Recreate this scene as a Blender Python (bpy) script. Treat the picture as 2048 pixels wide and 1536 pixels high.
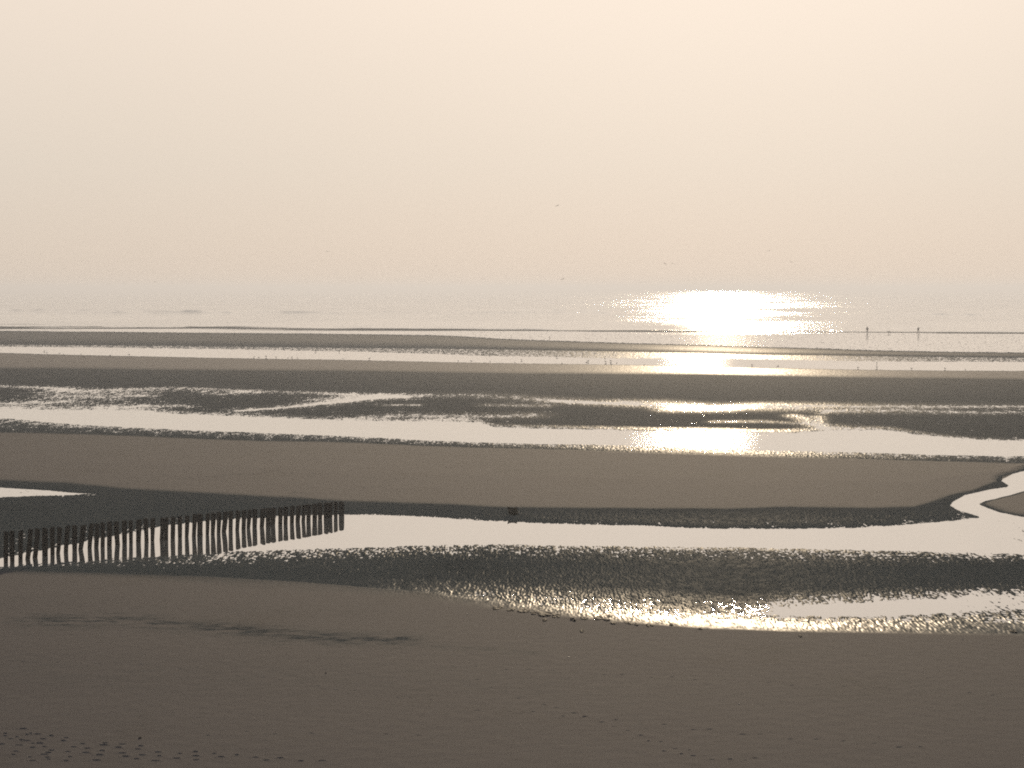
import bpy, bmesh, math, random
import numpy as np
from mathutils import Vector, Matrix

for o in list(bpy.data.objects):
    bpy.data.objects.remove(o)
scene = bpy.context.scene
col = scene.collection

# ------------------------------------------------------------------ camera
F, HC, CX, CY, HZ = 8000.0, 12.0, 1024.0, 768.0, 576.0     # focal length in px of the 2048 px frame, eye height, centre, horizon row
PITCH = math.atan((CY - HZ) / F)
cam_d = bpy.data.cameras.new("camera")
cam_d.sensor_width = 36.0
cam_d.lens = F / 2048.0 * 36.0
cam_d.clip_start = 0.5
cam_d.clip_end = 60000
cam = bpy.data.objects.new("camera", cam_d)
col.objects.link(cam)
cam.location = (0, 0, HC)
cam.rotation_euler = (math.pi / 2 - PITCH, 0, 0)
scene.camera = cam

# ------------------------------------------------------------------ sun, sky, exposure
SUN_EL = math.atan(716.0 / F)
SUN_AZ = math.atan(416.0 / F)
sd = bpy.data.lights.new("sun", 'SUN')
sd.energy = 2.0
sd.angle = math.radians(0.5)
sd.color = (1.0, 0.79, 0.54)
sun = bpy.data.objects.new("sun", sd)
col.objects.link(sun)
sdir = Vector((math.sin(SUN_AZ) * math.cos(SUN_EL), math.cos(SUN_AZ) * math.cos(SUN_EL), math.sin(SUN_EL)))
sun.rotation_euler = (-sdir).to_track_quat('-Z', 'Y').to_euler()
sun.location = sdir * 50

world = bpy.data.worlds.new("World")
scene.world = world
world.use_nodes = True
wn, wl = world.node_tree.nodes, world.node_tree.links
wn.clear()
w_out = wn.new('ShaderNodeOutputWorld')
bg = wn.new('ShaderNodeBackground')
sky = wn.new('ShaderNodeTexSky')
sky.sky_type = 'NISHITA'
sky.sun_disc = False
sky.sun_elevation = SUN_EL
sky.sun_rotation = SUN_AZ
sky.altitude = 0
sky.air_density = 1.0
sky.dust_density = 1.0
sky.ozone_density = 1.0
bg.inputs['Strength'].default_value = 0.1
# a thick warm mist veils the clear sky: palest some degrees above the horizon and round the sun, dimmer overhead
def wmath(op, a, b=None):
    n = wn.new('ShaderNodeMath'); n.operation = op
    for k, x in enumerate((a, b)):
        if x is None: continue
        if isinstance(x, (int, float)): n.inputs[k].default_value = x
        else: wl.new(x, n.inputs[k])
    return n.outputs['Value']
w_tc = wn.new('ShaderNodeTexCoord')
w_sep = wn.new('ShaderNodeSeparateXYZ')
wl.new(w_tc.outputs['Generated'], w_sep.inputs['Vector'])
ramp = wn.new('ShaderNodeValToRGB')
SKY_STOPS = [(0.0, (6.45, 5.7, 4.9)), (0.03, (7.05, 6.4, 5.6)), (0.073, (8.4, 7.35, 6.35)), (0.14, (8.0, 7.0, 6.0)), (0.4, (2.3, 2.5, 2.75)), (1.0, (1.05, 1.27, 1.55))]
while len(ramp.color_ramp.elements) < len(SKY_STOPS): ramp.color_ramp.elements.new(0.5)
for e, (p, c) in zip(ramp.color_ramp.elements, SKY_STOPS):
    e.position = p; e.color = (*c, 1)
wl.new(w_sep.outputs['Z'], ramp.inputs['Fac'])
w_dot = wn.new('ShaderNodeVectorMath'); w_dot.operation = 'DOT_PRODUCT'
w_dot.inputs[1].default_value = sdir
wl.new(w_tc.outputs['Generated'], w_dot.inputs[0])
aureole = wmath('POWER', wmath('MAXIMUM', w_dot.outputs['Value'], 0.0), 180.0)
behind = wmath('ADD', wmath('MULTIPLY', w_dot.outputs['Value'], 0.3), 0.7)
v1 = wn.new('ShaderNodeVectorMath'); v1.operation = 'SCALE'
wl.new(ramp.outputs['Color'], v1.inputs[0]); wl.new(behind, v1.inputs['Scale'])
v2 = wn.new('ShaderNodeVectorMath'); v2.operation = 'MULTIPLY_ADD'
wl.new(aureole, v2.inputs[0]); v2.inputs[1].default_value = (0.9, 0.85, 0.8); wl.new(v1.outputs['Vector'], v2.inputs[2])
veil = wn.new('ShaderNodeMix')
veil.data_type = 'RGBA'
veil.inputs['Factor'].default_value = 0.985
wl.new(sky.outputs['Color'], veil.inputs['A'])
wl.new(v2.outputs['Vector'], veil.inputs['B'])
wl.new(veil.outputs['Result'], bg.inputs['Color'])
wl.new(bg.outputs['Background'], w_out.inputs['Surface'])

scene.view_settings.view_transform = 'Standard'
scene.view_settings.look = 'None'
scene.view_settings.exposure = 0.0
scene.view_settings.gamma = 1.0
scene.cycles.use_denoising = False      # the denoiser melts the glitter into blobs
scene.cycles.pixel_filter_type = 'BLACKMAN_HARRIS'
scene.cycles.filter_width = 1.9
scene.cycles.use_adaptive_sampling = False
scene.cycles.max_bounces = 6
scene.cycles.volume_bounces = 1

# ------------------------------------------------------------------ helpers
def ground(u, v, z=0.0):
    """the spot on the level z that the ray through (u, v) meets; works on numbers and arrays"""
    t = (CY - v) / F
    fwd = math.cos(PITCH) + t * math.sin(PITCH)
    up = t * math.cos(PITCH) - math.sin(PITCH)
    k = (HC - z) / (-up)
    return (u - CX) / F * k, fwd * k

def height_at(v, Y):
    """height of the point at distance Y on the row v"""
    t = (CY - v) / F
    fwd = math.cos(PITCH) + t * math.sin(PITCH)
    up = t * math.cos(PITCH) - math.sin(PITCH)
    return HC + up / fwd * Y

def tag(o, label=None, cat=None, group=None, kind=None):
    if label: o['label'] = label
    if cat: o['category'] = cat
    if group: o['group'] = group
    if kind: o['kind'] = kind
    return o

_rng = np.random.RandomState(7)
_perm = _rng.permutation(4096).astype(np.int32)
_g = _rng.rand(4096) * 2 * np.pi
_gx, _gy = np.cos(_g), np.sin(_g)
def perlin(x, y, seed=0):
    xi, yi = np.floor(x), np.floor(y)
    fx, fy = x - xi, y - yi
    xi = xi.astype(np.int64) + seed * 131
    yi = yi.astype(np.int64) + seed * 57
    def g(ix, iy, dx, dy):
        k = _perm[(_perm[ix & 4095] + iy) & 4095]
        return _gx[k] * dx + _gy[k] * dy
    sx, sy = fx * fx * fx * (fx * (fx * 6 - 15) + 10), fy * fy * fy * (fy * (fy * 6 - 15) + 10)
    a = g(xi, yi, fx, fy); b = g(xi + 1, yi, fx - 1, fy)
    c = g(xi, yi + 1, fx, fy - 1); d = g(xi + 1, yi + 1, fx - 1, fy - 1)
    return ((a + sx * (b - a)) * (1 - sy) + (c + sx * (d - c)) * sy) * 1.4

def sstep(a, b, x):
    t = np.clip((x - a) / (b - a), 0, 1)
    return t * t * (3 - 2 * t)

def curve(pts):
    xs = np.array([p[0] for p in pts], float); ys = np.array([p[1] for p in pts], float)
    return lambda u: np.interp(u, xs, ys)

def grid_mesh(name, X, Y, Z, mat, attrs=None, flat=False):
    nr, nc = X.shape
    me = bpy.data.meshes.new(name)
    co = np.stack([X, Y, Z], -1).reshape(-1, 3).astype(np.float32)
    me.vertices.add(nr * nc)
    me.vertices.foreach_set('co', co.ravel())
    i = np.arange((nr - 1) * nc, dtype=np.int32).reshape(nr - 1, nc)[:, :-1].ravel()
    # rows run from far to near, columns from left to right: this order faces up
    quads = np.stack([i + nc, i + nc + 1, i + 1, i], -1).astype(np.int32)
    n = len(quads)
    me.loops.add(n * 4); me.polygons.add(n)
    me.loops.foreach_set('vertex_index', quads.ravel())
    me.polygons.foreach_set('loop_start', np.arange(0, n * 4, 4, dtype=np.int32))
    me.polygons.foreach_set('use_smooth', np.full(n, not flat, dtype=bool))
    me.update(calc_edges=True)
    for k, a in (attrs or {}).items():
        at = me.attributes.new(k, 'FLOAT', 'POINT')
        at.data.foreach_set('value', a.astype(np.float32).ravel())
    me.materials.append(mat)
    o = bpy.data.objects.new(name, me)
    col.objects.link(o)
    return o

def mesh_obj(name, bm, mat, parent=None, smooth=True):
    me = bpy.data.meshes.new(name)
    bm.to_mesh(me); bm.free()
    for p in me.polygons: p.use_smooth = smooth
    me.materials.append(mat)
    o = bpy.data.objects.new(name, me)
    col.objects.link(o)
    if parent: o.parent = parent
    return o

def new_mat(name):
    m = bpy.data.materials.new(name)
    m.use_nodes = True
    nt = m.node_tree
    return m, nt, nt.nodes['Principled BSDF']

def simple_mat(name, c, rough=0.8, spec=0.3, var=0.3, scale=6.0, bump=0.0):
    m, nt, b = new_mat(name)
    tc = nt.nodes.new('ShaderNodeTexCoord')
    nz = nt.nodes.new('ShaderNodeTexNoise')
    nz.inputs['Scale'].default_value = scale
    nz.inputs['Detail'].default_value = 5
    nt.links.new(tc.outputs['Object'], nz.inputs['Vector'])
    mx = nt.nodes.new('ShaderNodeMix'); mx.data_type = 'RGBA'
    mx.inputs['A'].default_value = (*[x * (1 - var) for x in c], 1)
    mx.inputs['B'].default_value = (*[min(1, x * (1 + var)) for x in c], 1)
    nt.links.new(nz.outputs['Fac'], mx.inputs['Factor'])
    nt.links.new(mx.outputs['Result'], b.inputs['Base Color'])
    b.inputs['Roughness'].default_value = rough
    b.inputs['Specular IOR Level'].default_value = spec
    if bump:
        bp = nt.nodes.new('ShaderNodeBump')
        bp.inputs['Strength'].default_value = bump
        bp.inputs['Distance'].default_value = 0.05
        nt.links.new(nz.outputs['Fac'], bp.inputs['Height'])
        nt.links.new(bp.outputs['Normal'], b.inputs['Normal'])
    return m

# ------------------------------------------------------------------ materials of the setting
def sand_material():
    m, nt, b = new_mat("beach_sand")
    N, L = nt.nodes.new, nt.links.new
    def attr(n):
        a = N('ShaderNodeAttribute'); a.attribute_name = n; return a.outputs['Fac']
    def mixc(f, a, bb):
        x = N('ShaderNodeMix'); x.data_type = 'RGBA'
        if hasattr(f, 'links'): L(f, x.inputs['Factor'])
        else: x.inputs['Factor'].default_value = f
        for k, s in ((a, 'A'), (bb, 'B')):
            if isinstance(k, tuple): x.inputs[s].default_value = (*k, 1)
            else: L(k, x.inputs[s])
        return x.outputs['Result']
    def mixf(f, a, bb):
        x = N('ShaderNodeMix'); x.data_type = 'FLOAT'
        L(f, x.inputs['Factor'])
        for k, s in ((a, 'A'), (bb, 'B')):
            if isinstance(k, (int, float)): x.inputs[s].default_value = k
            else: L(k, x.inputs[s])
        return x.outputs['Result']
    tc = N('ShaderNodeTexCoord')
    mp = N('ShaderNodeMapping'); mp.inputs['Scale'].default_value = (0.16, 0.05, 1)
    L(tc.outputs['Object'], mp.inputs['Vector'])
    n1 = N('ShaderNodeTexNoise'); n1.inputs['Scale'].default_value = 1.0; n1.inputs['Detail'].default_value = 6; n1.inputs['Roughness'].default_value = 0.6
    L(mp.outputs['Vector'], n1.inputs['Vector'])
    n2 = N('ShaderNodeTexNoise'); n2.inputs['Scale'].default_value = 3.0; n2.inputs['Detail'].default_value = 5
    L(tc.outputs['Object'], n2.inputs['Vector'])
    mp3 = N('ShaderNodeMapping'); mp3.inputs['Scale'].default_value = (2.2, 0.45, 1)
    L(tc.outputs['Object'], mp3.inputs['Vector'])
    n3 = N('ShaderNodeTexNoise'); n3.inputs['Scale'].default_value = 1.0; n3.inputs['Detail'].default_value = 6; n3.inputs['Roughness'].default_value = 0.7
    L(mp3.outputs['Vector'], n3.inputs['Vector'])
    tone = N('ShaderNodeMath'); tone.operation = 'MULTIPLY_ADD'; tone.inputs[1].default_value = 0.8; tone.inputs[2].default_value = -0.4
    L(n3.outputs['Fac'], tone.inputs[0])
    tone2 = N('ShaderNodeMath'); tone2.operation = 'MULTIPLY_ADD'; tone2.inputs[1].default_value = 2.2; tone2.use_clamp = True
    L(n1.outputs['Fac'], tone2.inputs[0]); L(tone.outputs['Value'], tone2.inputs[2])
    tone3 = N('ShaderNodeMath'); tone3.operation = 'SUBTRACT'; tone3.inputs[1].default_value = 0.6; tone3.use_clamp = True
    L(tone2.outputs['Value'], tone3.inputs[0])
    dry = mixc(tone3.outputs['Value'], DRY_A, DRY_B)
    wet = mixc(tone3.outputs['Value'], WET_A, WET_B)
    w = attr('wet'); g = attr('gloss')
    L(mixc(w, dry, wet), b.inputs['Base Color'])
    L(mixf(w, 0.95, 0.85), b.inputs['Roughness'])
    dryness = N('ShaderNodeMath'); dryness.operation = 'SUBTRACT'; dryness.inputs[0].default_value = 1.0
    L(w, dryness.inputs[1])
    cube = N('ShaderNodeMath'); cube.operation = 'POWER'; cube.inputs[1].default_value = 3.0
    L(dryness.outputs['Value'], cube.inputs[0])
    sp = N('ShaderNodeMath'); sp.operation = 'MULTIPLY'; sp.inputs[1].default_value = 0.034
    L(cube.outputs['Value'], sp.inputs[0])
    L(sp.outputs['Value'], b.inputs['Specular IOR Level'])      # rough grains with hardly a sheen of their own; the film of water is the coat
    gm = N('ShaderNodeMapRange'); gm.inputs['From Min'].default_value = 0.35; gm.inputs['From Max'].default_value = 0.62
    gm.inputs['To Min'].default_value = 0.03; gm.inputs['To Max'].default_value = 0.34
    L(n3.outputs['Fac'], gm.inputs['Value'])
    gx = N('ShaderNodeMath'); gx.operation = 'MULTIPLY'
    L(g, gx.inputs[0]); L(gm.outputs['Result'], gx.inputs[1])
    L(gx.outputs['Value'], b.inputs['Coat Weight'])
    b.inputs['Coat Roughness'].default_value = 0.40
    b.inputs['Coat IOR'].default_value = 1.33
    bp = N('ShaderNodeBump'); bp.inputs['Strength'].default_value = 0.25; bp.inputs['Distance'].default_value = 0.02
    L(n2.outputs['Fac'], bp.inputs['Height'])
    L(bp.outputs['Normal'], b.inputs['Normal'])
    return m

DRY_A, DRY_B = (0.084, 0.073, 0.082), (0.158, 0.138, 0.150)
WET_A, WET_B = (0.085, 0.098, 0.095), (0.165, 0.182, 0.174)

def water_material(name, rough, base=(0.34, 0.32, 0.285), bump=0.0, sx=1.0, sy=1.0, ior=1.8, dist=0.1):
    m, nt, b = new_mat(name)
    N, L = nt.nodes.new, nt.links.new
    b.inputs['Base Color'].default_value = (*base, 1)
    b.inputs['Roughness'].default_value = rough
    b.inputs['IOR'].default_value = ior
    if bump:
        tc = N('ShaderNodeTexCoord')
        mp = N('ShaderNodeMapping'); mp.inputs['Scale'].default_value = (sx, sy, 1)
        L(tc.outputs['Object'], mp.inputs['Vector'])
        nz = N('ShaderNodeTexNoise'); nz.inputs['Scale'].default_value = 1.0; nz.inputs['Detail'].default_value = 4
        nz.inputs['Roughness'].default_value = 0.6
        L(mp.outputs['Vector'], nz.inputs['Vector'])
        bp = N('ShaderNodeBump'); bp.inputs['Strength'].default_value = bump; bp.inputs['Distance'].default_value = dist
        L(nz.outputs['Fac'], bp.inputs['Height'])
        L(bp.outputs['Normal'], b.inputs['Normal'])
    return m

M_sand = sand_material()
M_pool = water_material("pool_water", 0.0, bump=0.4, sx=3.0, sy=0.8, dist=0.09)
M_sea = water_material("sea_water", 0.10, base=(0.36, 0.35, 0.325), bump=1.0, sx=0.5, sy=0.08, dist=0.6)
def wind_on(m, lo, hi, bump, calm=0.006):
    nt = m.node_tree; L = nt.links.new; b = nt.nodes['Principled BSDF']
    a = nt.nodes.new('ShaderNodeAttribute'); a.attribute_name = 'wind'
    mr = nt.nodes.new('ShaderNodeMapRange'); mr.inputs['To Min'].default_value = lo; mr.inputs['To Max'].default_value = hi
    L(a.outputs['Fac'], mr.inputs['Value']); L(mr.outputs['Result'], b.inputs['Roughness'])
    bn = next(n for n in nt.nodes if n.type == 'BUMP')
    ms = nt.nodes.new('ShaderNodeMapRange'); ms.inputs['To Min'].default_value = calm; ms.inputs['To Max'].default_value = bump
    L(a.outputs['Fac'], ms.inputs['Value']); L(ms.outputs['Result'], bn.inputs['Strength'])
wind_on(M_sea, 0.0, 0.09, 0.75)
wind_on(M_pool, 0.0, 0.06, 0.85, 0.0)

# ------------------------------------------------------------------ the tidal flat: curves that follow its bars and pools
SH = curve([(0,652.5),(342,653.5),(700,657),(1042,659.3),(1400,662),(1758,663.5),(2048,665)])
LIP = curve([(0,6),(342,6),(700,4.5),(1042,3),(1400,2.4),(2048,2.2)])
BT = curve([(0,662),(342,665.4),(700,668),(905,672),(1007,678.4),(1110,682),(1247,686.6),(1400,690.5),(1519,694.5),(1656,698),(1741,701),(1861,703.7),(2048,705.8)])
BB = curve([(0,689),(342,691.6),(700,696),(871,697),(1042,700),(1400,707),(1519,710.5),(1690,712),(2048,715.7)])
DT = curve([(0,693.5),(171,695),(342,697),(513,699.6),(700,703),(871,708),(956,711.6),(1042,713),(1213,716.7),(1400,717),(1485,718),(1690,722),(1861,723.5),(2048,724)])
DB = curve([(0,705.8),(171,710.5),(342,714),(513,717.4),(700,720),(871,724),(1042,727),(1213,729),(1400,732),(1519,735.5),(1690,739),(1861,741),(2048,742)])
TD = curve([(0,735.5),(171,736.5),(342,739),(700,740.6),(1042,745.8),(1400,747.5),(1690,753.6),(2048,757.7)])
FT = curve([(0,770),(100,772),(250,776),(350,775),(500,780),(700,786),(1000,788),(1250,795),(1400,800),(1600,806),(1800,809),(2048,811)])
CT = curve([(0,817),(102,820),(205,820),(290,821),(342,827),(513,834),(700,841.5),(871,842.5),(956,845),(990,854.5),(1110,858),(1247,861),(1400,863),(1519,867),(1587,866),(1656,861),(1758,860),(1789,862),(1826,868),(1861,872.6),(1929,880),(2048,885)])
CB = curve([(0,836),(102,846),(171,851),(342,859),(513,866),(700,874.5),(871,882),(1042,887.6),(1213,891),(1400,894.8),(1519,901),(1690,904),(1861,910),(2048,913.6)])
D1 = curve([(0,865),(102,866),(342,875),(513,882),(700,886),(871,893),(1042,898),(1213,903),(1400,908),(1519,912),(1690,917),(1861,923),(2048,927)])
WB = curve([(0,962),(137,967),(239,976),(342,982.7),(513,993),(581,996),(690,1003),(871,1008),(1007,1014),(1160,1016),(1448,1018),(1580,1014),(1741,1017),(1829,1014),(1858,1005),(1902,990),(1946,980),(2010,955),(2048,935)])
MT = curve([(0,1117),(48,1108),(80,1102),(100,1098),(125,1092),(155,1087),(185,1080),(225,1073),(260,1067),(285,1061),(313,1055),(338,1051),(380,1046),(420,1041),(480,1038),(555,1034),(625,1031),(690,1030),(760,1030.5),(850,1034),(960,1041),(1030,1044),(1100,1047),(1200,1050),(1300,1052),(1400,1057),(1580,1057.5),(1712,1056),(1770,1053),(1829,1049),(1887,1043),(1931,1038.7),(1958,1033),(1975,1017),(1999,1025),(2048,1034)])
MB = curve([(0,1135),(60,1130),(100,1127),(160,1124),(250,1116),(330,1112),(400,1107),(470,1104),(560,1101),(700,1098),(850,1093),(1000,1090),(1100,1093),(1300,1094),(1500,1096),(1700,1101),(1850,1105),(2048,1110)])
PT = curve([(0,1139),(250,1143),(400,1149),(600,1162),(850,1180),(1000,1190),(1200,1200),(1300,1207),(1477,1220),(1550,1210),(1653,1204),(1741,1200),(1829,1194),(1946,1188),(2048,1182)])
PB = curve([(0,1140),(250,1144.5),(400,1151),(600,1164),(850,1184),(1000,1200),(1200,1217),(1400,1228),(1477,1228),(1521,1230.6),(1594,1235),(1712,1236),(1800,1235),(1887,1230.6),(1961,1225),(2048,1222)])
GS = curve([(0,1143),(400,1154),(600,1165.5),(850,1186),(1000,1204),(1200,1228),(1400,1243),(1600,1248),(1800,1250),(2048,1250)])
D2 = curve([(0,1147),(250,1151),(400,1158),(600,1169),(850,1192),(1000,1214),(1200,1240),(1400,1256),(1600,1264),(1800,1268),(2048,1272)])

def by_u(pts):
    return curve(pts)

u_in = np.arange(-60, 2109, 1.3)
u_cols = np.concatenate([np.linspace(-9000, -700, 14), np.linspace(-600, -66, 80), u_in, np.linspace(2114, 2650, 80), np.linspace(2750, 11000, 14)])
v_rows = np.concatenate([np.linspace(640, 650, 6), np.arange(651, 700, 0.5), np.arange(700, 930, 0.6), np.arange(930, 1290, 0.55),
                         np.arange(1290, 1550, 0.7), np.arange(1552, 1700, 4), np.linspace(1710, 2600, 30), np.linspace(2700, 12000, 20)])
U, V = np.meshgrid(u_cols, v_rows)
WX, WY = ground(U, V)
ur = u_cols

# every key row: v(u), height above the water, wetness, gloss of a water film, ripple height
def const(x): return np.full_like(ur, x)
keys = []
def key(v, h, wet, gloss, rip):
    vals = [x(ur) if callable(x) else const(x) for x in (h, wet, gloss, rip)]
    v = np.asarray(v)
    if keys:
        v = np.maximum(v, keys[-1][0] + 0.15)
    keys.append((v, *vals))

sh, lip = SH(ur), LIP(ur)
ct, cb, d1, wb, mt, mb, pt, pb, gs, d2 = (c(ur) for c in (CT, CB, D1, WB, MT, MB, PT, PB, GS, D2))
bt, bb, dt, db, td, ft = (c(ur) for c in (BT, BB, DT, DB, TD, FT))
key(const(639), -2.0, 1, 0, 0)
key(sh - 6, -0.25, 1, 0, 0)
key(sh, 0.0, 1, 0.0, 0)
key(sh + 0.45 * lip, 0.08, 0.85, 0.0, 0.01)
key(sh + lip, 0.0, 1, 0, 0.0)
film = by_u([(0,-0.04),(700,-0.04),(950,-0.035),(2048,-0.035)])
frip = by_u([(0,0),(700,0.0),(950,0.035),(1500,0.035),(2048,0.035)])
key(sh + lip + 1.2, film, 1, 0, frip)
key(bt - 1.5, film, 1, 0, frip)
key(bt, 0.03, 1, 0, 0.03)
key(bt + 2.5, 0.16, 0.68, 0.1, 0.02)
key(0.5 * (bt + bb), 0.22, 0.64, 0.2, 0.02)
key(bb - 1.5, 0.14, 0.95, 0, 0.03)
key(bb + 0.5, 0.02, 1, 0.8, 0.05)
key(dt - 0.5, 0.005, 1, 0.9, 0.05)
key(dt + 1, -0.06, 1, 0, 0.01)
key(db - 1, -0.05, 1, 0, 0.01)
key(db, 0.0, 0.9, 0, 0.02)
key(db + 2, 0.15, 0.0, 0.6, 0.02)
key(td - 3, 0.3, 0.0, 0.6, 0.02)
key(td + 3, 0.28, 0.80, 0, 0.02)
key(0.5 * (td + ft), 0.22, 0.84, 0, 0.02)
key(ft - 8, 0.15, 0.86, 0, 0.03)
key(ft, 0.085, 0.87, 0, 0.04)
key(ct - 9, 0.075, 0.88, 0, 0.045)
key(ct - 4, 0.03, 0.9, 0.6, 0.05)
key(ct, -0.01, 1, 0, 0.03)
key(ct + 1.5, -0.07, 1, 0, 0.01)
key(cb - 1.5, -0.06, 1, 0, 0.015)
key(cb, 0.01, 1, 0.4, 0.05)
key(cb + 0.5 * (d1 - cb), 0.05, 1, 0.35, 0.055)
key(d1 - 1, 0.085, 0.95, 0.1, 0.05)
key(d1 + 3, 0.14, 0.12, 0, 0.01)
key(0.5 * (d1 + wb), 0.38, 0.0, 0, 0.0)
key(wb - 3, 0.25, 0.02, 0, 0.01)
key(wb + 3, 0.21, 0.92, 0.0, 0.035)
key(mt - 0.35 * (mt - wb), 0.10, 1, 0.02, 0.05)
key(mt - 2.5, 0.045, 1, 0, by_u([(0,0.035),(300,0.035),(420,0.03),(900,0.02),(1400,0.03),(2048,0.05)]))
key(mt, 0.0, 1, 0, 0.02)
key(mt + 1.5, -0.05, 1, 0, 0.01)
key(mb - 3, -0.045, 1, 0, 0.01)
key(mb, 0.008, 1, by_u([(0,0.3),(600,0.3),(1000,0.16),(2048,0.16)]), 0.045)
key(mb + 8, by_u([(0,0.09),(120,0.06),(250,0.05),(600,0.05),(2048,0.055)]), 1, by_u([(0,0.2),(600,0.2),(1000,0.045),(2048,0.04)]), by_u([(0,0.02),(120,0.05),(250,0.07),(2048,0.07)]))
key(mb + 0.35 * (pt - mb), by_u([(0,0.13),(200,0.07),(400,0.065),(600,0.075),(800,0.115),(2048,0.12)]), 1, by_u([(0,0.03),(180,0.16),(600,0.12),(900,0.011),(2048,0.011)]), by_u([(0,0.02),(250,0.075),(600,0.05),(900,0.03),(2048,0.03)]))
key(mb + 0.75 * (pt - mb), by_u([(0,0.13),(200,0.09),(800,0.12),(1000,0.11),(1400,0.09),(1600,0.10),(2048,0.11)]), 1, by_u([(0,0.03),(600,0.05),(1000,0.035),(1400,0.014),(2048,0.012)]), by_u([(0,0.01),(250,0.04),(800,0.03),(2048,0.045)]))
key(pt, by_u([(0,0.14),(600,0.12),(850,0.05),(1100,0.045),(1400,0.07),(1477,0.06),(1560,0.0),(2048,0.0)]), 1, by_u([(0,0),(700,0.1),(900,0.5),(1000,0.3),(1200,0.2),(1450,0.14),(2048,0.1)]), by_u([(0,0.01),(500,0.02),(850,0.03),(1100,0.05),(2048,0.06)]))
key(pt + 0.2 * (pb - pt), by_u([(0,0.14),(600,0.12),(850,0.05),(1100,0.045),(1400,0.07),(1477,0.045),(1560,-0.03),(1650,-0.045),(2048,-0.045)]), 1, by_u([(0,0),(700,0.1),(900,0.6),(1000,0.35),(1200,0.28),(1450,0.2),(2048,0)]), by_u([(0,0.01),(500,0.02),(850,0.03),(1100,0.05),(1477,0.055),(1560,0.03),(1650,0.012),(1850,0.015),(2048,0.035)]))
key(pt + 0.85 * (pb - pt), by_u([(0,0.14),(600,0.12),(850,0.05),(1100,0.045),(1400,0.065),(1477,0.03),(1560,-0.035),(1650,-0.045),(2048,-0.04)]), 1, by_u([(0,0),(700,0.1),(900,0.8),(1000,0.5),(1200,0.4),(1450,0.3),(2048,0)]), by_u([(0,0.01),(500,0.02),(850,0.02),(1100,0.045),(1477,0.05),(1560,0.015),(1850,0.02),(2048,0.04)]))
key(pb, by_u([(0,0.14),(600,0.12),(850,0.055),(1100,0.03),(2048,0.015)]), 1, by_u([(0,0),(700,0.1),(900,0.8),(1300,0.6),(1450,0.4),(1600,0.1),(2048,0.1)]), by_u([(0,0.01),(850,0.015),(1100,0.04),(1477,0.06),(2048,0.065)]))
key(gs, by_u([(0,0.15),(850,0.07),(2048,0.06)]), by_u([(0,0.9),(600,0.9),(2048,1)]), by_u([(0,0),(200,0.3),(400,0.35),(700,0.4),(900,1),(2048,1)]), by_u([(0,0.005),(1100,0.012),(1500,0.02),(2048,0.025)]))
key(d2 - 4, by_u([(0,0.16),(2048,0.085)]), by_u([(0,0.7),(600,0.6),(900,0.7),(2048,0.85)]), by_u([(0,0),(300,0.03),(700,0.1),(1000,0.4),(2048,0.5)]), 0.02)
key(d2 + by_u([(0,5),(250,8),(450,16),(900,12),(1200,4),(2048,3)])(ur), 0.16, 0.05, 0.0, 0.0)
key(const(1400), 0.35, 0.0, 0, 0.0)
key(const(1700), 0.8, 0.0, 0, 0.0)
key(const(12000), 2.5, 0.0, 0, 0.0)

KV = np.stack([k[0] for k in keys]); KD = [np.stack([k[j] for k in keys]) for j in range(1, 5)]
fields = [np.empty_like(U) for _ in range(4)]
# a little unevenness moves every bank in and out
wob = perlin(WX / 9.0, WY / 60.0, 3) * 1.2 + perlin(WX / 2.2, WY / 20.0, 4) * 0.6
VQ = V + wob * np.clip((V - 690) / 200, 0.15, 1.0)
for j in range(len(ur)):
    for q in range(4):
        fields[q][:, j] = np.interp(VQ[:, j], KV[:, j], KD[q][:, j])
Hh, WET, GLO, RIP = fields

# streaks of shallow water over the flat between the far bar and the long pool
def seg_dist(pu, pv, pts, vs):
    """least distance to a polyline, rows counted vs times as far as columns"""
    best = np.full_like(pu, 1e9)
    for (a, b), (c, d) in zip(pts[:-1], pts[1:]):
        ax, ay, bx, by = a, b * vs, c, d * vs
        dx, dy = bx - ax, by - ay
        t = np.clip(((pu - ax) * dx + (pv * vs - ay) * dy) / (dx * dx + dy * dy + 1e-9), 0, 1)
        best = np.minimum(best, np.hypot(pu - ax - t * dx, pv * vs - ay - t * dy))
    return best / vs

def streak(pts, th, s, taper=25):
    us = [p[0] for p in pts]; vv = [p[1] for p in pts]
    reach = 30 + th * 32
    c0, c1 = np.searchsorted(u_cols, [min(us) - reach, max(us) + reach])
    r0, r1 = np.searchsorted(v_rows, [min(vv) - th * 6 - 6, max(vv) + th * 6 + 6])
    sl = (slice(r0, r1), slice(c0, c1))
    d = seg_dist(U[sl], VQ[sl], pts, 6.0)
    g = np.exp(-(d / th) ** 2)
    halo = np.exp(-(d / (th * 2.4)) ** 2)
    Hh[sl] -= g * 0.075 * s + halo * 0.03 * min(s, 0.8)
    RIP[sl] += halo * 0.012
    GLO[sl] = np.maximum(GLO[sl], halo ** 2 * 0.8 * max(0, min(1, 1.6 * s - 0.5)))
    RIP[sl] = np.maximum(RIP[sl] * (1 - g * max(0, s - 0.6) * 1.6), 0.004)

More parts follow.
